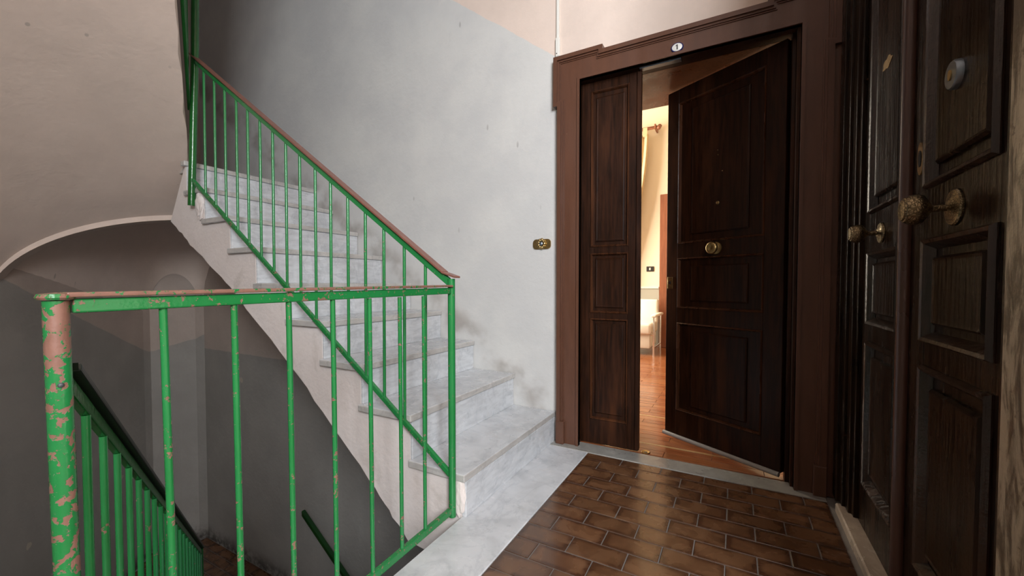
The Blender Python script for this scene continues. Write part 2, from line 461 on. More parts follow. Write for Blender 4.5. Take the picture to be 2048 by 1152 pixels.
# rampant vault under the next flight up
SL = 0.65
def archz(s): return 0.808 + 0.58 * math.sqrt(max(0.0, 1 - ((s + 0.1) / 1.07) ** 2))
NA = Vector((-3.5, 1.5, 0)); CR = Vector((-0.4226, -0.906, 0)); DV = Vector((DX, DY, SL))
ss = [0.005 + 0.965 * math.sin(math.pi / 2 * i / 26) for i in range(27)]
bm = nb()
rows = []
ks = [0.0] + [0.06 + i * 0.10 for i in range(31)]
rnd = random.Random(3)
for j, k in enumerate(ks):
    row = []
    for i, s in enumerate(ss):
        jit = rnd.uniform(-0.008, 0.006) if (i == 0 and j > 0) else 0.0
        p = NA + CR * (s + jit) + DV * k
        row.append(bm.verts.new((p.x, p.y, archz(s) + 0.034 + SL * k)))
    top = NA + CR * ss[0] + DV * k
    row.insert(0, bm.verts.new((top.x, top.y, archz(ss[0]) + SL * k + 0.16)))
    topl = NA + CR * ss[-1] + DV * k
    row.append(bm.verts.new((topl.x, topl.y, archz(ss[0]) + SL * k + 0.16)))
    rows.append(row)
for A, B in zip(rows, rows[1:]):
    n = len(A)
    for i in range(n):
        bm.faces.new((A[i], A[(i+1) % n], B[(i+1) % n], B[i]))
bm.faces.new(rows[0]); bm.faces.new(rows[-1][::-1])
v = obj('ceiling', bm, M['pink'], smooth=True)
tag(v, 'sloping beige vault under the next flight of stairs, upper left', 'vault', kind='structure')
# narrow arch ring closing the vault over the half landing, stepping down into it
bm = nb()
E2 = Vector((-DX, -DY, 0))
prev = None
for i, s in enumerate(ss):
    p = NA + CR * s
    z = archz(s)
    q = p + E2 * 0.13
    cur = [bm.verts.new((p.x, p.y, z - 0.001)), bm.verts.new((q.x, q.y, z - 0.001)), bm.verts.new((q.x, q.y, z + 0.20)), bm.verts.new((p.x, p.y, z + 0.20))]
    if prev:
        for a in range(4):
            bm.faces.new((prev[a], prev[(a+1) % 4], cur[(a+1) % 4], cur[a]))
    else: bm.faces.new(cur)
    prev = cur
bm.faces.new(prev[::-1])
tag(obj('trim_1', bm, M['pink'], smooth=True), 'thin pale arch band at the foot of the beige vault', 'arch', kind='structure')
# vault over the lower half landing (Coons patch between its four edges)
def cv_front(u):      # from the left wall to the back wall
    s = 0.97 - u * 1.01 * 1.0 if u < 0.6 else None
    if u <= 0.6:
        s = 0.97 - (u / 0.6) * 1.01
        p = NA + CR * s + E2 * 0.12
        return Vector((p.x, p.y, archz(s) + 0.10))
    a = NA + CR * -0.04 + E2 * 0.12; t_ = (u - 0.6) / 0.4
    return Vector((a.x, a.y, archz(-0.04) + 0.10)).lerp(Vector((-3.35, 2.195, 1.50)), t_)
def cv_back(u):       # end wall, arched head
    p = PB.lerp(PC, u)
    return Vector((p.x, p.y, 0.52 + 0.50 * math.sqrt(max(0, 1 - (2*u - 1) ** 2))))
def cv_l(v):
    a = cv_front(0); b = cv_back(0)
    return a.lerp(b, v)
def cv_r(v):
    a = cv_front(1); b = cv_back(1)
    p = a.lerp(b, v); p.z = b.z + (a.z - b.z) * math.sqrt(max(0, 1 - v ** 3)); return p
NU, NV = 28, 20
bm = nb(); G = []
for j in range(NV + 1):
    v_ = j / NV; row = []
    for i in range(NU + 1):
        u = i / NU
        c = cv_front(u) * (1 - v_) + cv_back(u) * v_ + cv_l(v_) * (1 - u) + cv_r(v_) * u \
            - (cv_front(0) * (1-u) * (1-v_) + cv_front(1) * u * (1-v_) + cv_back(0) * (1-u) * v_ + cv_back(1) * u * v_)
        c.z += 0.22 * math.sin(math.pi * u) * math.sin(math.pi * v_) ** 1.0
        row.append(bm.verts.new(c))
    G.append(row)
for j in range(NV):
    for i in range(NU):
        bm.faces.new((G[j][i], G[j][i+1], G[j+1][i+1], G[j+1][i]))
tag(obj('ceiling', bm, M['pink'], smooth=True), 'shadowy vault over the lower half landing with arched end', 'vault', kind='structure')
# slab of the upper half landing
bm = nb()
prism(bm, [(-3.098, 1.31), (-3.098, 2.185), (-4.9, 2.19), (-5.1, 1.82), (-3.95, 0.72), (-3.5, 1.30)], XY, 1.64, 1.695)
tag(obj('floor', bm, M['marble_edge']), 'marble floor of the half landing at the top of the steps', 'floor', kind='structure')

# ------------------------------------------------------------------ landing floor and tiles
bm = nb(); box(bm, -0.93, 0.44, -1.6, 2.19, -0.22, -0.0016); box(bm, 0.44, 2.65, -1.6, 0.95, -0.22, -0.0016)
floor = tag(obj('floor', bm, M['grout']), 'landing floor of glazed brown rectangular tiles with pale joints', 'floor', kind='structure')
def tile_mesh(l, wd):
    b = bx(0, l, 0, wd, -0.0015, 0.0016, bev=0.0012)
    me = bpy.data.meshes.new('tile'); bm2 = b
    bmesh.ops.recalc_face_normals(bm2, faces=bm2.faces); bm2.to_mesh(me); bm2.free(); me.materials.append(M['tile'])
    return me
TM = {}
def put_tile(x0, x1, y0, y1, z, parent):
    key = (round(x1 - x0, 3), round(y1 - y0, 3))
    if key not in TM: TM[key] = tile_mesh(*key)
    o = bpy.data.objects.new('tile', TM[key]); COL.objects.link(o)
    o.parent = parent
    o.location = (x0, y0, z + random.uniform(-0.0004, 0.0004))
    return o
JA = [-0.689, -0.595, -0.402, -0.21, -0.017, 0.176, 0.352]
JB = [-0.689, -0.50, -0.307, -0.115, 0.076, 0.266, 0.352]
g = 0.0020
y1 = 2.112
bounds = [2.112, 2.040] + [2.040 - 0.0940 * i for i in range(1, 38)]
for r in range(len(bounds) - 1):
    top, bot = bounds[r], bounds[r+1]
    js = JB if r % 2 == 0 else JA
    for i, (a, b) in enumerate(zip(js, js[1:])):
        if r == 5 and i == 0:
            m_ = (top + bot) / 2
            put_tile(a + g, b - g, bot + g, m_ - g/2, 0.0, floor); put_tile(a + g, b - g, m_ + g/2, top - g, 0.0, floor)
            continue
        put_tile(a + g, b - g, bot + g, top - g, 0.0, floor)
# marble border along the stairs and well
bm = bx(-0.932, -0.691, -1.55, 2.125, -0.2, 0.002, bev=0.003)
tag(obj('trim_2', bm, M['marble']), 'veined white marble strip edging the tiled landing', 'border', kind='structure')
bm = bx(-0.915, 0.352, 2.114, 2.235, -0.1, 0.004, bev=0.002)
tag(obj('trim_3', bm, M['stone']), 'grey stone threshold in front of the half-open brown door', 'threshold', kind='structure')
bm = bx(0.368, 0.425, 0.95, 2.06, -0.1, 0.032, bev=0.005)
tag(obj('trim_4', bm, M['travertine']), 'pale stone sill under the black double door', 'threshold', kind='structure')

# lower half landing floor with tiles
poly = [(-2.75, 1.32), (-2.75, 2.2), (-4.95, 2.2), (-5.2, 1.8), (-3.95, 0.6), (-3.4, 0.36)]
bm = nb(); prism(bm, poly, XY, -2.0, -1.8016)
lf = tag(obj('floor', bm, M['grout']), 'brown tiled half landing at the foot of the lower flight', 'floor', kind='structure')
def inside(x, y, P):
    c = False
    for i in range(len(P)):
        (xa, ya), (xb, yb) = P[i], P[i-1]
        if (ya > y) != (yb > y) and x < (xb - xa) * (y - ya) / (yb - ya) + xa: c = not c
    return c
for r in range(20):
    yb = 2.185 - 0.0945 * (r + 1)
    for i in range(13):
        xa = -2.78 - 0.195 * (i + 1) - (0.0975 if r % 2 else 0)
        if all(inside(px, py, poly) for px, py in ((xa + 0.03, yb + 0.02), (xa + 0.17, yb + 0.02), (xa + 0.03, yb + 0.075), (xa + 0.17, yb + 0.075))):
            put_tile(xa + g, xa + 0.195 - g, yb + g, yb + 0.0945 - g, -1.80, lf)
bm = bx(-5.6, 0.5, -1.75, 2.19, -3.85, -3.7)
tag(obj('floor', bm, M['concrete']), 'floor at the bottom of the stairwell', 'floor', kind='structure')

# ------------------------------------------------------------------ ascending staircase
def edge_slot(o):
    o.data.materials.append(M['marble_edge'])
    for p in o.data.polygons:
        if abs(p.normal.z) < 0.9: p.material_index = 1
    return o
NOS = [(-0.910, 0.175), (-1.178, 0.370), (-1.475, 0.552), (-1.742, 0.737), (-2.014, 0.922), (-2.296, 1.122), (-2.552, 1.312), (-2.835, 1.506), (-3.050, 1.695)]
st = thing('marble_staircase', 'flight of white marble steps climbing left along the grey wall', 'staircase', (-0.95, 1.72, 0))
YS = 1.288
TH = 0.03
rnd = random.Random(5)
prof = [(-0.935, -0.21)]
pb = [(-1.218, -0.185), (-1.438, 0.025), (-1.954, 0.443), (-2.573, 0.897), (-3.0, 1.146), (-3.292, 1.333)]
top = []
for i, (x, z) in enumerate(NOS):
    zp = NOS[i-1][1] if i else 0.0
    top.append((x - 0.022, (zp - TH) if i else 0.0)); top.append((x - 0.022, z - TH))
top.append((-3.09, 1.665))
low = []
for (xa, za), (xb, zb) in zip(pb, pb[1:]):
    for k in range(8):
        f = k / 8
        low.append((xa + (xb - xa) * f + rnd.uniform(-0.006, 0.006), za + (zb - za) * f + rnd.uniform(-0.006, 0.006)))
low.append(pb[-1])
outline = [(-0.932, -0.21)] + top + low[::-1]
outline[0] = (-0.932, -0.21)
bm = nb(); prism(bm, outline, XZ, YS, YW - 0.002)
stp = obj('stringer', bm, M['white'], st)
stp['label'] = 'whitewashed plaster side of the stairs'
for i, (x, z) in enumerate(NOS):
    nx = NOS[i+1][0] if i < len(NOS) - 1 else -3.075
    zp = NOS[i-1][1] if i else 0.002
    yo = 1.268 if i else 1.274
    edge_slot(obj('tread', bx(nx - 0.02, x, yo, 2.187, z - TH, z, bev=0.004, seg=2), M['marble'], st))
    obj('riser', bx(x - 0.022, x - (0.003 if i == 0 else 0.010), YS + 0.002, 2.186, zp, z - TH - 0.001, bev=0.002), M['marble'], st)
# crumbled mortar around the post feet
def blob(name, c, rad, mat, parent, seed, sy=0.35):
    b = nb(); bmesh.ops.create_icosphere(b, subdivisions=3, radius=1.0)
    rr = random.Random(seed)
    for v_ in b.verts:
        k = 1 + rr.uniform(-0.16, 0.16)
        v_.co = Vector(c) + Vector((v_.co.x * rad[0] * k, v_.co.y * rad[1] * k, v_.co.z * rad[2] * k))
    return obj(name, b, mat, parent)
blob('mortar_patch', (-0.945, 1.283, 0.085), (0.032, 0.012, 0.085), M['white'], st, 1)
blob('mortar_patch', (-2.90, 1.283, 1.405), (0.045, 0.016, 0.085), M['white'], st, 2)

# ------------------------------------------------------------------ railings
YR = 1.258
TOPZ = lambda x: 0.925 + 0.702 * (-0.965 - x)       # underside line of the sloping top rail
BOTZ = lambda x: 0.185 + 0.705 * (-0.977 - x)
sr = thing('stair_railing', 'green metal railing with red-brown handrail rising along the marble steps', 'railing', (-0.955, YR, 0.0))
obj('newel_post', tube(nb(), [(-0.955, YR, 0.012), (-0.956, YR, 0.938)], 0.0142, 20), M['green'], sr, True)
obj('newel_post', tube(nb(), [(-2.945, YR + 0.002, 1.40), (-2.868, YR + 0.002, 2.30), (-2.82, YR + 0.002, 3.25)], 0.020, 16), M['green_dark'], sr, True)
obj('top_rail', bar(nb(), (-0.962, YR, TOPZ(-0.962)), (-2.90, YR, TOPZ(-2.90)), 0.016, 0.034), M['green'], sr)
bm = nb(); bar(bm, (-0.985, YR, TOPZ(-0.985) + 0.0225), (-2.90, YR, TOPZ(-2.90) + 0.0225), 0.038, 0.010, 0.002)
bar(bm, (-0.928, YR, 0.944), (-0.985, YR, TOPZ(-0.985) + 0.0225), 0.040, 0.007, 0.002)
obj('handrail_cap', bm, M['cap'], sr)
obj('bottom_rail', bar(nb(), (-0.962, YR, BOTZ(-0.962)), (-2.93, YR, BOTZ(-2.93)), 0.016, 0.026), M['green_mid'], sr)
for x in (-2.765, -2.651, -2.541, -2.425, -2.317, -2.204, -2.093, -1.984, -1.874, -1.758, -1.649, -1.533, -1.422, -1.311, -1.196, -1.084):
    obj('baluster', tube(nb(), [(x - 0.004, YR, BOTZ(x) + 0.008), (x, YR, TOPZ(x) - 0.012)], 0.0066, 10), M['green'], sr, True)

gr = thing('landing_guardrail', 'chipped green guardrail across the stairwell with a rusty near post', 'railing', (-0.935, 0.74, 0.0))
obj('corner_post', tube(nb(), [(-0.935, 0.222, 0.003), (-0.933, 0.214, 0.893)], 0.0152, 24), M['green_worn'], gr, True)
obj('top_rail', bar(nb(), (-0.933, 0.231, 0.8840), (-0.953, 1.243, 0.892), 0.018, 0.023), M['green_mid'], gr)
bm = nb(); bar(bm, (-0.933, 0.222, 0.9020), (-0.953, 1.244, 0.9105), 0.036, 0.008, 0.002)
lathe(bm, [(0.0, 0.8935), (0.020, 0.8945), (0.0225, 0.898), (0.0205, 0.9035), (0.0, 0.906)], lambda a, b, h: (-0.933 + a, 0.214 + b, h), 24)
obj('handrail_cap', bm, green('rubbed_brown_green_handrail', 0.455), gr)
obj('bottom_rail', bar(nb(), (-0.935, 0.235, 0.034), (-0.954, 1.245, 0.040), 0.016, 0.026), M['green_mid'], gr)
for (yt, yb_) in ((0.352, 0.361), (0.476, 0.482), (0.599, 0.604), (0.723, 0.727), (0.850, 0.854), (0.976, 0.979), (1.093, 1.096)):
    xx = -0.935 - 0.019 * (yt - 0.214)
    obj('baluster', tube(nb(), [(xx, yb_, 0.045), (xx, yt, 0.876)], 0.0066, 12), M['green_mid'], gr, True)
o = obj('bolt', lathe(nb(), [(0, 0.0), (0.0035, 0.0), (0.004, 0.002), (0.0025, 0.0035), (0, 0.004)], lambda a, b, h: (-0.9185 + h, 0.2135 - h*0.2 + a, 0.762 + b), 10), M['steel'], gr)

# railing of the lower flight
D2 = Vector((-3.02 + 0.93, 1.34 - 0.214, 0)).normalized()
dr = thing('lower_stair_railing', 'green railing with black handrail dropping away behind the rusty post', 'railing', (-0.93, 0.214, 0.0))
def dp(s, z): return (-0.93 + D2.x * s, 0.214 + D2.y * s, z)
LZ = lambda s: 0.765 - 0.71 * s
obj('top_rail', bar(nb(), dp(0.035, LZ(0.035) + 0.012), dp(1.96, LZ(1.96) + 0.012), 0.014, 0.03), M['green_dark'], dr)
obj('handrail_cap', bar(nb(), dp(0.03, LZ(0.03) + 0.040), dp(1.97, LZ(1.97) + 0.040), 0.036, 0.014), M['cap_dark'], dr)
obj('bottom_rail', bar(nb(), dp(0.05, LZ(0.05) - 0.70), dp(1.96, LZ(1.96) - 0.70), 0.016, 0.026), M['green_mid'], dr)
for i in range(19):
    s = 0.12 + 0.0985 * i
    obj('baluster', tube(nb(), [dp(s, LZ(s) - 0.695), dp(s, LZ(s))], 0.0068, 10), M['green'], dr, True)
obj('newel_post', tube(nb(), [dp(1.965, -1.46), dp(1.965, LZ(1.96) + 0.03)], 0.013, 12), M['green_dark'], dr, True)

# railing of the next flight up, seen end-on at the edge of the vault
ur = thing('upper_stair_railing', 'dark green railing of the next flight seen edge-on against the vault', 'railing', (-2.9, 1.22, 1.7))
UE = Vector((-3.05, 1.29, 0)) + Vector((0.006, 0.014, 0))
def up_(k, z): return (UE.x + DX * k, UE.y + DY * k, z)
UZ = lambda k: 1.78 + SL * k + 0.10
obj('bottom_rail', bar(nb(), up_(0.12, UZ(0.12) + 0.03), up_(2.2, UZ(2.2) + 0.03), 0.016, 0.026), M['green_dark'], ur)
obj('top_rail', bar(nb(), up_(0.12, UZ(0.12) + 0.78), up_(2.2, UZ(2.2) + 0.78), 0.03, 0.03), M['green_dark'], ur)
for i in range(18):
    k = 0.2 + i * 0.112
    obj('baluster', tube(nb(), [up_(k, UZ(k) + 0.03), up_(k, UZ(k) + 0.77)], 0.0068, 8), M['green_dark'], ur, True)

# handrail on the wall further down
hr = thing('wall_handrail', 'short dark green handrail on the grey wall below the marble flight', 'handrail', (-3.2, 2.13, -1.0))
ha, hb = (-3.20, 2.135, -1.03), (-1.60, 2.135, -2.14)
obj('rail', bar(nb(), ha, hb, 0.035, 0.045, 0.006), M['green_black'], hr)
for f in (0.12, 0.5, 0.9):
    p = Vector(ha).lerp(Vector(hb), f)
    obj('bracket', tube(nb(), [(p.x, 2.135, p.z - 0.02), (p.x, 2.15, p.z - 0.07), (p.x, 2.19, p.z - 0.07)], 0.006, 8), M['green_dark'], hr)

# lower flight going down from the landing
ls = thing('lower_staircase', 'flight of marble steps going down behind the rusty post', 'staircase', (-1.0, -0.2, -0.2))
CR3 = Vector((-D2.y, D2.x, 0)) * -1
if CR3.y > 0: CR3 = -CR3
for i in range(9):
    z = -0.18 * (i + 1)
    s0 = -0.15 + 0.245 * i
    P = [Vector(dp(s0, 0)) + CR3 * 0.03, Vector(dp(s0 + 0.27, 0)) + CR3 * 0.03, Vector(dp(s0 + 0.27, 0)) + CR3 * 0.80, Vector(dp(s0, 0)) + CR3 * 0.80]
    bm = nb(); prism(bm, [(p.x, p.y) for p in P], XY, z - 0.03, z); obj('tread', bm, M['marble_edge'], ls)
    bm = nb(); Q = [P[0], P[0].lerp(P[1], 0.08), P[3].lerp(P[2], 0.08), P[3]]
    prism(bm, [(p.x, p.y) for p in Q], XY, z, z + 0.15); obj('riser', bm, M['marble_edge'], ls)
def slp(s, z): return (s, z)
bm = nb()
pr = [(-0.15, -0.21), (2.1, -0.21 - 0.735 * 2.25), (2.1, -0.45 - 0.735 * 2.25), (-0.15, -0.45)]
prism(bm, pr, lambda u, v, t: tuple(Vector(dp(u, v)) + CR3 * t), 0.04, 0.79)
obj('stringer', bm, M['pink'], ls)

# ------------------------------------------------------------------ door 1: the flat's half-open door
F = lambda u, v, w_: (u, -w_, v)                        # front face at local -Y
def leaf_frame(u0, u1, v0, v1, th, panels):
    b = nb()
    pu0, pu1 = panels[0][0], panels[0][1]
    box(b, u0, pu0, 0, th, v0, v1, 0.002); box(b, pu1, u1, 0, th, v0, v1, 0.002)
    cuts = sorted([(p[2], p[3]) for p in panels])
    z = v0
    for a, c in cuts:
        box(b, pu0, pu1, 0.0004, th, z, a); z = c
    box(b, pu0, pu1, 0.0004, th, z, v1)
    return b
def panel(parent, rect, inner, mat, th, mould=0.008, raise_=0.010, mw=0.02):
    u0, u1, v0, v1 = rect
    b = nb(); loops(b, rect, [(-0.001, -0.012), (-0.001, mould*0.3), (0.004, mould), (mw*0.45, mould*0.8), (mw*0.7, mould*0.1), (mw, -0.010), (mw, -0.016)], F, False)
    obj('moulding', b, M['mould'] if mat is M['leaf'] else M['old_mould'], parent)
    b = nb()
    i0, i1, j0, j1 = inner
    L = []
    for (a, c, d, e, h) in ((u0, u1, v0, v1, -0.012), (i0, i1, j0, j1, -0.012), (i0, i1, j0, j1, -0.012 + raise_*0.6), (i0+0.006, i1-0.006, j0+0.006, j1-0.006, -0.012 + raise_), (i0+0.012, i1-0.012, j0+0.012, j1-0.012, -0.012 + raise_*0.9)):
        L.append([b.verts.new(F(x, y, h)) for x, y in ((a, d), (c, d), (c, e), (a, e))])
    for A, B in zip(L, L[1:]):
        for k in range(4): b.faces.new((A[k], A[(k+1) % 4], B[(k+1) % 4], B[k]))
    b.faces.new(L[-1])
    bk = [b.verts.new(F(x, y, -th + 0.008)) for x, y in ((u0, v0), (u1, v0), (u1, v1), (u0, v1))]
    for k in range(4): b.faces.new((L[0][k], L[0][(k+1) % 4], bk[(k+1) % 4], bk[k]))
    b.faces.new(bk)
    obj('panel', b, mat, parent)
def knob(parent, u, v, r, proj_, rose, mat, names=('knob', 'rosette')):
    b = nb(); lathe(b, [(0, 0.0), (rose, 0.0), (rose, 0.003), (rose*0.93, 0.006), (rose*0.6, 0.007), (rose*0.42, 0.012), (0.009, 0.014), (0, 0.014)], lambda a, c, h: (u + a, -h, v + c), 28)
    obj(names[1], b, mat, parent, True)
    b = nb(); lathe(b, [(0, 0.008), (0.0075, 0.008), (0.0075, proj_*0.42), (r*0.55, proj_*0.5), (r*0.92, proj_*0.6), (r, proj_*0.70), (r*0.97, proj_*0.82), (r*0.8, proj_*0.94), (r*0.70, proj_*0.95), (r*0.66, proj_*0.985), (r*0.4, proj_*1.0), (r*0.36, proj_*0.985), (0, proj_)], lambda a, c, h: (u + a, -h, v + c), 32)
    obj(names[0], b, mat, parent, True)
def engraved():
    t = NT('engraved_bronze', 0.36, 1.0)
    wv = t.n.new('ShaderNodeTexVoronoi'); wv.feature = 'DISTANCE_TO_EDGE'; wv.inputs['Scale'].default_value = 170
    t.l.new(t.co.outputs['Object'], wv.inputs['Vector'])
    e = t.step(wv.outputs['Distance'], 0.05, 0.18)
    col = t.mix(e, (0.12, 0.09, 0.05), (0.30, 0.235, 0.14))
    t.bump(e, 0.35, 0.0015)
    return t.out(col)
M['bronze'] = engraved()

d1 = thing('door_1', 'half-open dark brown panelled wooden door of the flat', 'door', (-0.27, 2.2, 0), kind='structure')
# casing with eared upper corners
XL, XR, ZT = -0.764, 0.240, 2.042          # inner edge
XO, XQ = -0.889, 0.352                      # outer edge
ZO, EAR = 2.165, 0.024
def casing_outline(o, e):
    # outer outline moved inward by o ; e = ear size
    return [(XO + o, 0.0), (XO + o, 1.915 + o), (XO - e + o, 1.915 + o), (XO - e + o, ZO + e - o), (-0.632 - o, ZO + e - o), (-0.632 - o, ZO - o),
            (0.112 + o, ZO - o), (0.112 + o, ZO + e - o), (XQ + e - o, ZO + e - o), (XQ + e - o, 1.915 + o), (XQ - o, 1.915 + o), (XQ - o, 0.0)]
def inner_outline(o):
    return [(XR + o, 0.0), (XR + o, ZT + o), (XL - o, ZT + o), (XL - o, 0.0)]
def ring(out_, in_, ya, yb_):
    b = nb(); prism(b, out_ + in_, XZ, ya, yb_); return b
arc = obj('architrave', ring(casing_outline(0.030, EAR), inner_outline(0.0), 2.168, 2.192), M['casing'], d1)
# stepped outer mouldings (thin closed strips following the outline)
def strip(o0, o1, ya, yb_, name):
    b = nb()
    A = casing_outline(o0, EAR); B = casing_outline(o1, EAR)
    def quad(p, q, r_, s_):
        f = [b.verts.new((x, ya, z)) for x, z in (p, q, r_, s_)]; k = [b.verts.new((x, yb_, z)) for x, z in (p, q, r_, s_)]
        b.faces.new(f); b.faces.new(k[::-1])
        for i in range(4): b.faces.new((f[i], f[(i+1) % 4], k[(i+1) % 4], k[i]))
    for i in range(len(A) - 1): quad(A[i], A[i+1], B[i+1], B[i])
    bmesh.ops.remove_doubles(b, verts=b.verts, dist=1e-5)
    return obj(name, b, M['casing'], arc, loc=(0, 0, 0))
strip(0.0, 0.022, 2.146, 2.192, 'moulding'); strip(0.022, 0.031, 2.156, 2.192, 'moulding'); strip(0.031, 0.037, 2.163, 2.192, 'moulding')
b = nb(); prism(b, inner_outline(0.014) + inner_outline(0.0)[::-1], XZ, 2.160, 2.192)
obj('moulding', b, M['casing'], arc, loc=(0, 0, 0))
obj('plinth_block', bx(XO - 0.003, XO + 0.045, 2.143, 2.192, 0.004, 0.135, bev=0.003), M['casing'], d1)
obj('plinth_block', bx(XQ - 0.045, XQ + 0.003, 2.143, 2.192, 0.004, 0.135, bev=0.003), M['casing'], d1)
obj('cover_board', bx(0.330, 0.405, 2.166, 2.192, 0.0, 2.45, bev=0.004), M['casing'], d1)
# rebated frame and lining of the deep reveal
b = nb()
for a in ((-0.80, -0.776, 2.192, 2.30, 0.0, 2.07), (0.228, 0.27, 2.192, 2.30, 0.0, 2.07), (-0.776, 0.228, 2.192, 2.235, 2.042, 2.07), (-0.776, 0.228, 2.235, 2.30, 2.052, 2.07), (0.212, 0.228, 2.235, 2.30, 0.0, 2.052)):
    box(b, *a, bev=0.0015)
obj('door_frame', b, M['leaf'], d1)
obj('lining', bx(-0.80, 0.27, 2.302, 2.77, 2.052, 2.072), M['lining'], d1)
obj('lining', bx(-0.80, -0.785, 2.302, 2.77, 0.0, 2.052), M['lining'], d1)
obj('lining', bx(0.255, 0.27, 2.302, 2.77, 0.0, 2.052), M['lining'], d1)
obj('striker_plate', bx(-0.45, -0.25, 2.20, 2.232, 2.036, 2.0425), M['steel'], d1)
# fixed narrow leaf (local u = 0 at its left edge)
TH1 = 0.045
lx, ly = -0.775, 2.236
pan = [(0.055, 0.265, 1.125, 1.992), (0.055, 0.265, 0.755, 1.088), (0.055, 0.265, 0.150, 0.722)]
fl = obj('door_leaf', leaf_frame(0.0, 0.325, 0.012, 2.048, TH1, pan), M['leaf'], d1, loc=(lx + 0.27, ly - 2.2, 0))
fl['label'] = 'narrow fixed leaf with three raised panels'
inn = [(0.078, 0.242, 1.150, 1.965), (0.078, 0.242, 0.780, 1.068), (0.078, 0.242, 0.178, 0.700)]
pan2 = [(p[0], p[1], p[2], p[3]) for p in pan]
for p, q in zip(pan2, ((0.082, 0.240, 1.155, 1.955), (0.082, 0.240, 0.785, 1.062), (0.082, 0.240, 0.185, 0.695))):
    panel(fl, p, q, M['leaf'], TH1, mw=0.012)
b = nb(); box(b, 0.308, 0.332, -0.012, 0.0, 0.02, 2.046, 0.003); obj('cover_strip', b, M['leaf'], fl)
# open leaf, hinged on the right
TH2 = 0.045
pan = [(-0.574, -0.094, 1.150, 1.955), (-0.574, -0.094, 0.778, 1.066), (-0.574, -0.094, 0.180, 0.692)]
ol = obj('door_leaf', leaf_frame(-0.650, -0.004, 0.030, 2.036, TH2, pan), M['leaf'], d1, loc=(0.20 + 0.27, 2.25 - 2.2, 0), rz=-R(30.4))
ol['label'] = 'wide leaf standing ajar with brass knob and grey draught seal'
for p, q in zip(pan, ((-0.494, -0.172, 1.198, 1.904), (-0.494, -0.172, 0.821, 1.020), (-0.486, -0.171, 0.218, 0.647))):
    panel(ol, p, q, M['leaf'], TH2, mw=0.012)
knob(ol, -0.338, 1.108, 0.033, 0.052, 0.034, M['brass'])
b = nb(); box(b, -0.641, -0.605, -0.003, 0.001, 0.888, 0.958, 0.002, 2); o = obj('lock_plate', b, M['brass'], ol)
b = nb(); lathe(b, [(0, 0.002), (0.010, 0.002), (0.010, 0.006), (0.0, 0.006)], lambda a, c, h: (-0.622 + a*0.7, -h, 0.925 + c), 16); obj('keyhole', b, M['black'], ol)
b = nb(); lathe(b, [(0, -0.004), (0.009, -0.004), (0.009, 0.0), (0.006, 0.003), (0, 0.001)], lambda a, c, h: (-0.333 + a, -h, 1.348 + c), 18); obj('peephole', b, M['brass'], ol)
for dv, du in ((1.60, -0.335), (1.625, -0.337), (1.51, -0.31)):
    b = nb(); lathe(b, [(0, -0.004), (0.003, -0.004), (0.002, 0.0), (0, 0.0005)], lambda a, c, h: (du + a, -h, dv + c), 8); obj('nail', b, M['brass'], ol)
b = nb(); tube(b, [(-0.655, -0.008, 0.026), (-0.006, -0.008, 0.026)], 0.0115, 14); obj('draught_seal', b, M['seal'], ol, True)
# house number
pl = thing('house_number_plaque', 'small oval white enamel plaque with a dark figure 1 over the door', 'plaque', (-0.264, 2.168, 2.077))
lathe_oval = lambda rx, rz, y0, y1: lathe(nb(), [(0, y0), (1, y0), (1.0, y0*0.4 + y1*0.6), (0.93, y1), (0, y1)], lambda a, c, h: (-0.264 + a*rx, h, 2.077 + c*rz), 36)
obj('rim', lathe_oval(0.029, 0.0235, 2.168, 2.162), M['blue'], pl, True)
obj('face', lathe_oval(0.0235, 0.0185, 2.163, 2.1605), M['enamel'], pl, True)
one = [(-0.002, -0.012), (0.003, -0.012), (0.003, 0.012), (-0.001, 0.012), (-0.007, 0.007), (-0.006, 0.004), (-0.002, 0.007)]
b = nb(); prism(b, [(-0.264 + u, 2.077 + v_) for u, v_ in one], XZ, 2.1598, 2.1612); obj('numeral', b, M['black'], pl)

# ------------------------------------------------------------------ door 2: black double door on the right
XD = 0.418
d2 = thing('door_2', 'old black varnished double door with bronze knobs on the right', 'door', (XD, 1.49, 0), kind='structure')
RZ = -R(90)
def d2leaf(ystart, width, pans, inners, label):
    o = obj('door_leaf', leaf_frame(0.0, width, 0.012, 2.26, 0.045, pans), M['old'], d2, loc=(0, ystart - 1.49, 0), rz=RZ)
    o['label'] = label
    for p, q in zip(pans, inners): panel(o, p, q, M['old'], 0.045, mould=0.013, raise_=0.016, mw=0.026)
    return o
yl0, yr0 = 1.955, 1.505
pL = [(0.085, 0.395, 1.165, 2.13), (0.085, 0.395, 0.775, 1.030), (0.085, 0.395, 0.200, 0.715)]
iL = [(0.125, 0.355, 1.215, 2.08), (0.125, 0.355, 0.815, 0.99), (0.125, 0.355, 0.25, 0.665)]
LL = d2leaf(yl0, 0.452, pL, iL, 'far leaf with ornate brass escutcheon')
pR = [(0.115, 0.435, 1.155, 2.13), (0.115, 0.435, 0.775, 1.030), (0.115, 0.435, 0.200, 0.715)]
iR = [(0.158, 0.395, 1.205, 2.08), (0.158, 0.395, 0.82, 0.985), (0.158, 0.395, 0.25, 0.665)]
RL = d2leaf(yr0, 0.475, pR, iR, 'near leaf with round steel lock and large bronze knob')
b = nb(); tube(b, [(-0.004, -0.006, 0.02), (-0.004, -0.006, 2.255)], 0.018, 14); obj('cover_strip', b, M['old_strip'], RL, True)
knob(LL, 0.205, 1.086, 0.030, 0.085, 0.034, M['bronze']); knob(RL, 0.262, 1.086, 0.034, 0.090, 0.040, M['bronze'])
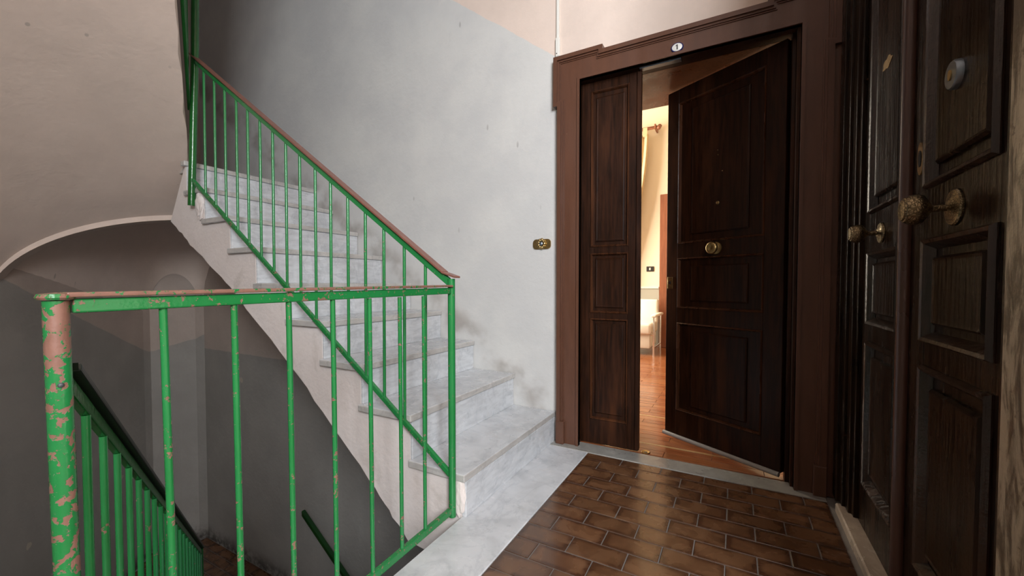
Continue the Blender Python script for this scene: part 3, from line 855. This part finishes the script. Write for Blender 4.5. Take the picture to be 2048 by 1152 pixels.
b = nb(); lathe(b, [(0, 0.0), (0.031, 0.0), (0.031, 0.014), (0.028, 0.018), (0, 0.018)], lambda a, c, h: (0.262 + a, 0.004 - h, 1.372 + c), 28); lk = obj('lock_cylinder', b, M['steel'], RL, True)
b = nb(); lathe(b, [(0, 0.010), (0.009, 0.010), (0.009, 0.0185), (0, 0.0185)], lambda a, c, h: (0.262 + a*0.8, 0.002 - h, 1.372 + c*1.3), 16); obj('key_slot', b, M['brass'], RL, True)
ov = [(0.018*math.cos(2*math.pi*k/28), 0.042*(abs(math.sin(2*math.pi*k/28))**0.8)*(1 if math.sin(2*math.pi*k/28) >= 0 else -1)) for k in range(28)]
b = nb(); prism(b, [(0.068 + u, 1.242 + v_) for u, v_ in ov], lambda u, v_, t_: (u, t_, v_), -0.003, 0.001); obj('keyhole_plate', b, M['oldbrass'], RL)
b = nb(); prism(b, [(0.068 + u*0.55, 1.242 + v_*0.5) for u, v_ in ov], lambda u, v_, t_: (u, t_, v_), -0.0045, -0.002); obj('keyhole', b, M['black'], RL)
orn = []
for k in range(48):
    a = 2*math.pi*k/48
    r_ = 1 + 0.13*math.cos(5*a + 0.6) + 0.05*math.cos(9*a)
    orn.append((0.235 + 0.078*r_*math.cos(a), 1.62 + 0.030*r_*math.sin(a)))
b = nb(); prism(b, orn, lambda u, v_, t_: (u, t_, v_), -0.001, 0.004)
prism(b, [(0.235 + (u-0.235)*0.55, 1.62 + (v_-1.62)*0.55) for u, v_ in orn], lambda u, v_, t_: (u, t_, v_), -0.004, 0.0)
obj('escutcheon', b, M['oldbrass'], LL)
# frame: stepped architrave on the far side, worn pilaster on the near side
def ystrip(name, ya, yb_, xa, xb, mat, z0=0.03, z1=2.36, bev=0.003):
    return obj(name, bx(xa, xb, ya, yb_, z0, z1, bev=bev, seg=2), mat, d2)
ystrip('architrave', 2.075, 2.142, 0.372, 0.45, M['old'])
ystrip('architrave', 2.035, 2.074, 0.384, 0.45, M['old'])
ystrip('architrave', 1.985, 2.034, 0.394, 0.45, M['old'])
ystrip('architrave', 1.957, 1.984, 0.404, 0.45, M['old'])
ystrip('architrave', 1.002, 1.028, 0.406, 0.46, M['old'])
ystrip('pilaster', 0.885, 1.001, 0.394, 0.46, M['worn'], 0.0, 2.4, 0.012)
obj('lintel', bx(0.38, 0.46, 1.0, 2.12, 2.262, 2.36, bev=0.004), M['old'], d2)
obj('backing', bx(0.475, 0.62, 0.93, 2.115, 0.0, 2.30), M['old'], d2)

# ------------------------------------------------------------------ small wall fittings
bp = thing('doorbell', 'oblong brass bell plate with rosette button on the wall left of the door', 'doorbell', (-0.998, 2.19, 1.151))
b = bx(-1.054, -0.942, 2.181, 2.191, 1.122, 1.180, bev=0.0)
bmesh.ops.bevel(b, geom=[e for e in b.edges if abs((e.verts[0].co - e.verts[1].co).y) > 0.005], offset=0.02, segments=6, affect='EDGES', profile=0.5)
obj('plate', b, M['brass'], bp)
b = nb()
for k in range(9):
    a = 2*math.pi*k/9
    bmesh.ops.create_icosphere(b, subdivisions=2, radius=0.0115, matrix=Matrix.Translation((-0.998 + 0.019*math.cos(a), 2.178, 1.153 + 0.022*math.sin(a))))
obj('rosette', b, M['brass'], bp, True)
b = nb(); lathe(b, [(0, 2.176), (0.012, 2.176), (0.011, 2.169), (0.006, 2.165), (0, 2.165)], lambda a, c, h: (-0.998 + a, h, 1.153 + c), 18); obj('button', b, M['steel'], bp, True)
ct = thing('cable_trunking', 'thin white cable trunking running up the wall above the door corner', 'trunking', (-0.9, 2.19, 2.22))
obj('channel', bx(-0.908, -0.893, 2.176, 2.191, 2.30, 3.40, bev=0.002), M['white_plastic'], ct)
obj('cover', bx(-0.912, -0.888, 2.172, 2.191, 2.206, 2.312, bev=0.003), M['white_plastic'], ct)
b = nb(); lathe(b, [(0, 2.1725), (0.003, 2.1725), (0.003, 2.170), (0, 2.170)], lambda a, c, h: (-0.903 + a, h, 2.222 + c), 10); obj('screw', b, M['black'], ct)

# ------------------------------------------------------------------ the room behind door 1
bm = bx(-3.1, 1.9, 6.2, 6.35, 0.0, 3.8)
tag(obj('wall_far', bm, M['cream']), 'cream wall of the lit room seen through the doorway', 'wall', kind='structure')
bm = bx(1.9, 2.05, 2.75, 6.35, 0, 3.8); tag(obj('wall_room', bm, M['cream']), 'side wall of the lit room, hidden by the open door leaf', 'wall', kind='structure')
bm = nb()
for a in ((-3.1, -2.95, 2.75, 3.7, 0, 3.8), (-3.1, -2.95, 5.5, 6.35, 0, 3.8), (-3.1, -2.95, 3.7, 5.5, 0, 0.6), (-3.1, -2.95, 3.7, 5.5, 3.1, 3.8)): box(bm, *a)
tag(obj('wall_room', bm, M['cream']), 'window wall of the lit room, hidden by the fixed door leaf', 'wall', kind='structure')
w2 = thing('window_2', 'tall white framed window of the lit room, hidden by the fixed door leaf', 'window', (-3.0, 4.6, 0.6), kind='structure')
bm = nb()
for a in ((-3.05, -2.99, 3.7, 3.76, 0.6, 3.1), (-3.05, -2.99, 5.44, 5.5, 0.6, 3.1), (-3.05, -2.99, 3.76, 5.44, 0.6, 0.66), (-3.05, -2.99, 3.76, 5.44, 3.04, 3.1), (-3.05, -2.99, 4.58, 4.62, 0.66, 3.04)): box(bm, *a, bev=0.004)
obj('window_frame', bm, M['glass_frame'], w2)
for ya in (3.76, 4.62): obj('pane', bx(-3.022, -3.018, ya, ya + 0.82, 0.66, 3.04), M['glass'], w2)
bm = bx(-3.1, 2.05, 2.75, 6.35, 3.8, 3.9); tag(obj('ceiling', bm, M['cream']), 'cream ceiling of the lit room', 'ceiling', kind='structure')
bm = nb(); box(bm, -0.80, 0.27, 2.236, 2.75, -0.1, -0.010); box(bm, -3.1, 2.05, 2.75, 6.35, -0.1, -0.010)
rf = tag(obj('floor', bm, M['parquet']), 'glossy red parquet floor of the room behind the door', 'floor', kind='structure')
BM = {}
def board(x0, x1, y0, y1):
    key = (round(x1 - x0, 3), round(y1 - y0, 3))
    if key not in BM:
        b = bx(0, key[0], 0, key[1], -0.012, 0.0, bev=0.001)
        me = bpy.data.meshes.new('floorboard'); bmesh.ops.recalc_face_normals(b, faces=b.faces); b.to_mesh(me); b.free(); me.materials.append(M['board']); BM[key] = me
    o = bpy.data.objects.new('floorboard', BM[key]); COL.objects.link(o); o.parent = rf; o.location = (x0, y0, 0)
def boardmat():
    t = NT('red_parquet_board', 0.2)
    r = t.rnd()
    off = t.n.new('ShaderNodeCombineXYZ')
    for i in range(3): t.put(off.inputs[i], t.math('MULTIPLY', r, (31.0, 77.0, 19.0)[i]))
    n = t.noise(3, 5, 0.6, t.mapped((2, 30, 30), off=off.outputs[0]), 0.5)
    col = t.mix(t.step(n, 0.3, 0.7), (0.15, 0.04, 0.014), (0.30, 0.095, 0.033))
    col = t.mix(t.step(r, 0, 1, 0, 0.5), col, (0.36, 0.15, 0.06))
    return t.out(col)
M['board'] = boardmat()
yy = 2.255; r = 0
while yy < 6.12:
    if r in (2, 10):
        o = obj('inlay_strip', bx(-0.785 if yy < 2.75 else -1.45, 0.255 if yy < 2.75 else 0.55, yy + 0.001, yy + 0.02, -0.012, 0.0005), M['inlay'], rf); yy += 0.021; r += 1; continue
    lo, hi = (-0.785, 0.255) if yy < 2.745 else (-1.45, 0.55)
    x = lo - (0.23 if r % 2 else 0.0)
    while x < hi - 0.02:
        a, c = max(x, lo), min(x + 0.46, hi)
        if c - a > 0.03: board(a + 0.0008, c - 0.0008, yy + 0.0008, yy + 0.0692)
        x += 0.46
    yy += 0.07; r += 1
tag(obj('trim_5', bx(-2.9, -0.965, 6.17, 6.2, 0.845, 0.875, bev=0.004), M['white_plastic']), 'white rail capping the grey lower wall in the lit room', 'chair rail', kind='structure')
tag(obj('trim_6', bx(-2.9, -0.965, 6.185, 6.2, 0.0, 0.845), M['greyroom']), 'grey painted lower wall panel behind the white armchair', 'panel', kind='structure')
d3 = thing('door_3', 'red-brown wooden door frame on the far wall of the lit room', 'door', (-0.5, 6.2, 0), kind='structure')
obj('door_frame', bx(-0.955, -0.83, 6.14, 6.2, 0.0, 2.19, bev=0.006), M['redwood'], d3)
obj('door_frame', bx(-0.83, 0.2, 6.14, 6.2, 2.06, 2.19, bev=0.006), M['redwood'], d3)
obj('door_leaf', bx(-0.83, 0.2, 6.165, 6.2, 0.01, 2.06, bev=0.004), M['redwood'], d3)
fd = thing('floor_socket', 'round brass door bolt socket set in the red floor at the threshold', 'floor socket', (-0.40, 2.30, 0.0))
b = nb(); lathe(b, [(0.010, 0.0005), (0.024, 0.0005), (0.024, 0.003), (0.020, 0.005), (0.014, 0.003), (0.010, 0.001)], lambda a, c, h: (-0.415 + a, 2.272 + c, h), 24); obj('ring', b, M['brass'], fd, True)
b = nb(); lathe(b, [(0, 0.0005), (0.010, 0.0005), (0.009, 0.002), (0, 0.002)], lambda a, c, h: (-0.415 + a, 2.272 + c, h), 16); obj('socket', b, M['black'], fd)
sw = thing('light_switch', 'dark rectangular light switch on the cream wall beside the curtain', 'light switch', (-1.09, 6.2, 1.13))
b = bx(-1.145, -1.040, 6.188, 6.201, 1.095, 1.170, bev=0.004, seg=2); obj('plate', b, M['dark_plastic'], sw)
obj('rocker', bx(-1.105, -1.083, 6.182, 6.190, 1.115, 1.150, bev=0.002), M['white_plastic'], sw)
rd = thing('curtain_rod', 'double red-brown curtain rod with round finials near the ceiling', 'curtain rod', (-1.5, 6.1, 3.1))
for y_, z_ in ((6.08, 3.14), (6.02, 3.10)):
    obj('rod', tube(nb(), [(-2.6, y_, z_), (-0.985, y_, z_)], 0.014, 12), M['redwood'], rd, True)
    b = nb(); lathe(b, [(0, 0), (0.014, 0), (0.024, 0.008), (0.030, 0.025), (0.024, 0.042), (0.012, 0.05), (0.010, 0.052), (0, 0.055)], lambda a, c, h: (-0.985 + h, y_ + a, z_ + c), 18); obj('finial', b, M['redwood'], rd, True)
b = nb(); box(b, -1.02, -1.0, 6.0, 6.2, 3.085, 3.155, 0.004); obj('bracket', b, M['redwood'], rd)
cu = thing('curtain', 'beige tab-top curtain gathered to the side in the lit room', 'curtain', (-1.3, 6.05, 0.9))
def drape():
    b = nb(); NZ, NX = 30, 28; G = []
    for j in range(NZ + 1):
        f = j / NZ; z = 3.03 - f * 2.15
        wgt = 1 - 0.62 * min(1, f / 0.85) ** 1.8
        row = []
        for i in range(NX + 1):
            t_ = i / NX
            x = -1.60 + t_ * 0.50 * wgt - 0.02 * f
            y = 6.03 + 0.022 * math.sin(t_ * 38) + 0.01 * math.sin(t_ * 17 + f * 3)
            row.append(b.verts.new((x, y, z)))
        G.append(row)
    for j in range(NZ):
        for i in range(NX): b.faces.new((G[j][i], G[j][i+1], G[j+1][i+1], G[j+1][i]))
    return b
o = obj('drape', drape(), M['curtain'], cu, True); md = o.modifiers.new('thickness', 'SOLIDIFY'); md.thickness = 0.004
for i in range(3):
    x = -1.145 - 0.16 * i
    b = nb(); box(b, x - 0.03, x + 0.03, 6.003, 6.0055, 3.0, 3.12); box(b, x - 0.03, x + 0.03, 6.036, 6.039, 3.0, 3.12); box(b, x - 0.03, x + 0.03, 6.003, 6.039, 3.12, 3.1225); obj('tab', b, M['curtain'], cu)
ac = thing('armchair', 'low white leather armchair with chrome frame in the lit room', 'armchair', (-1.15, 5.6, 0), rz=0)
obj('seat', bx(-1.50, -0.925, 5.30, 5.86, 0.27, 0.41, bev=0.03, seg=3), M['leather'], ac, True)
obj('skirt', bx(-1.47, -0.945, 5.36, 5.84, 0.09, 0.268, bev=0.012, seg=2), M['leather'], ac, True)
b = bx(-1.50, -0.925, 5.80, 5.92, 0.36, 0.70, bev=0.03, seg=3)
for v_ in b.verts: v_.co.y += (v_.co.z - 0.4) * 0.2
obj('backrest', b, M['leather'], ac, True)
for sx in (-0.895, -1.53):
    obj('leg', tube(nb(), [(sx, 5.36, 0.0), (sx, 5.36, 0.50)], 0.012, 10), M['chrome'], ac, True)
    obj('leg', tube(nb(), [(sx, 5.88, 0.0), (sx, 5.88, 0.50)], 0.012, 10), M['chrome'], ac, True)
    obj('frame_rail', tube(nb(), [(sx, 5.36, 0.10), (sx, 5.88, 0.10)], 0.010, 8), M['chrome'], ac, True)
    obj('armrest', bx(sx - 0.032, sx + 0.032, 5.33, 5.92, 0.49, 0.525, bev=0.012, seg=3), M['leather'], ac, True)
obj('cross_rail', tube(nb(), [(-1.53, 5.40, 0.26), (-0.895, 5.40, 0.26)], 0.010, 8), M['chrome'], ac, True)

for o in bpy.data.objects:
    if o.get('_w') is not None: del o['_w']
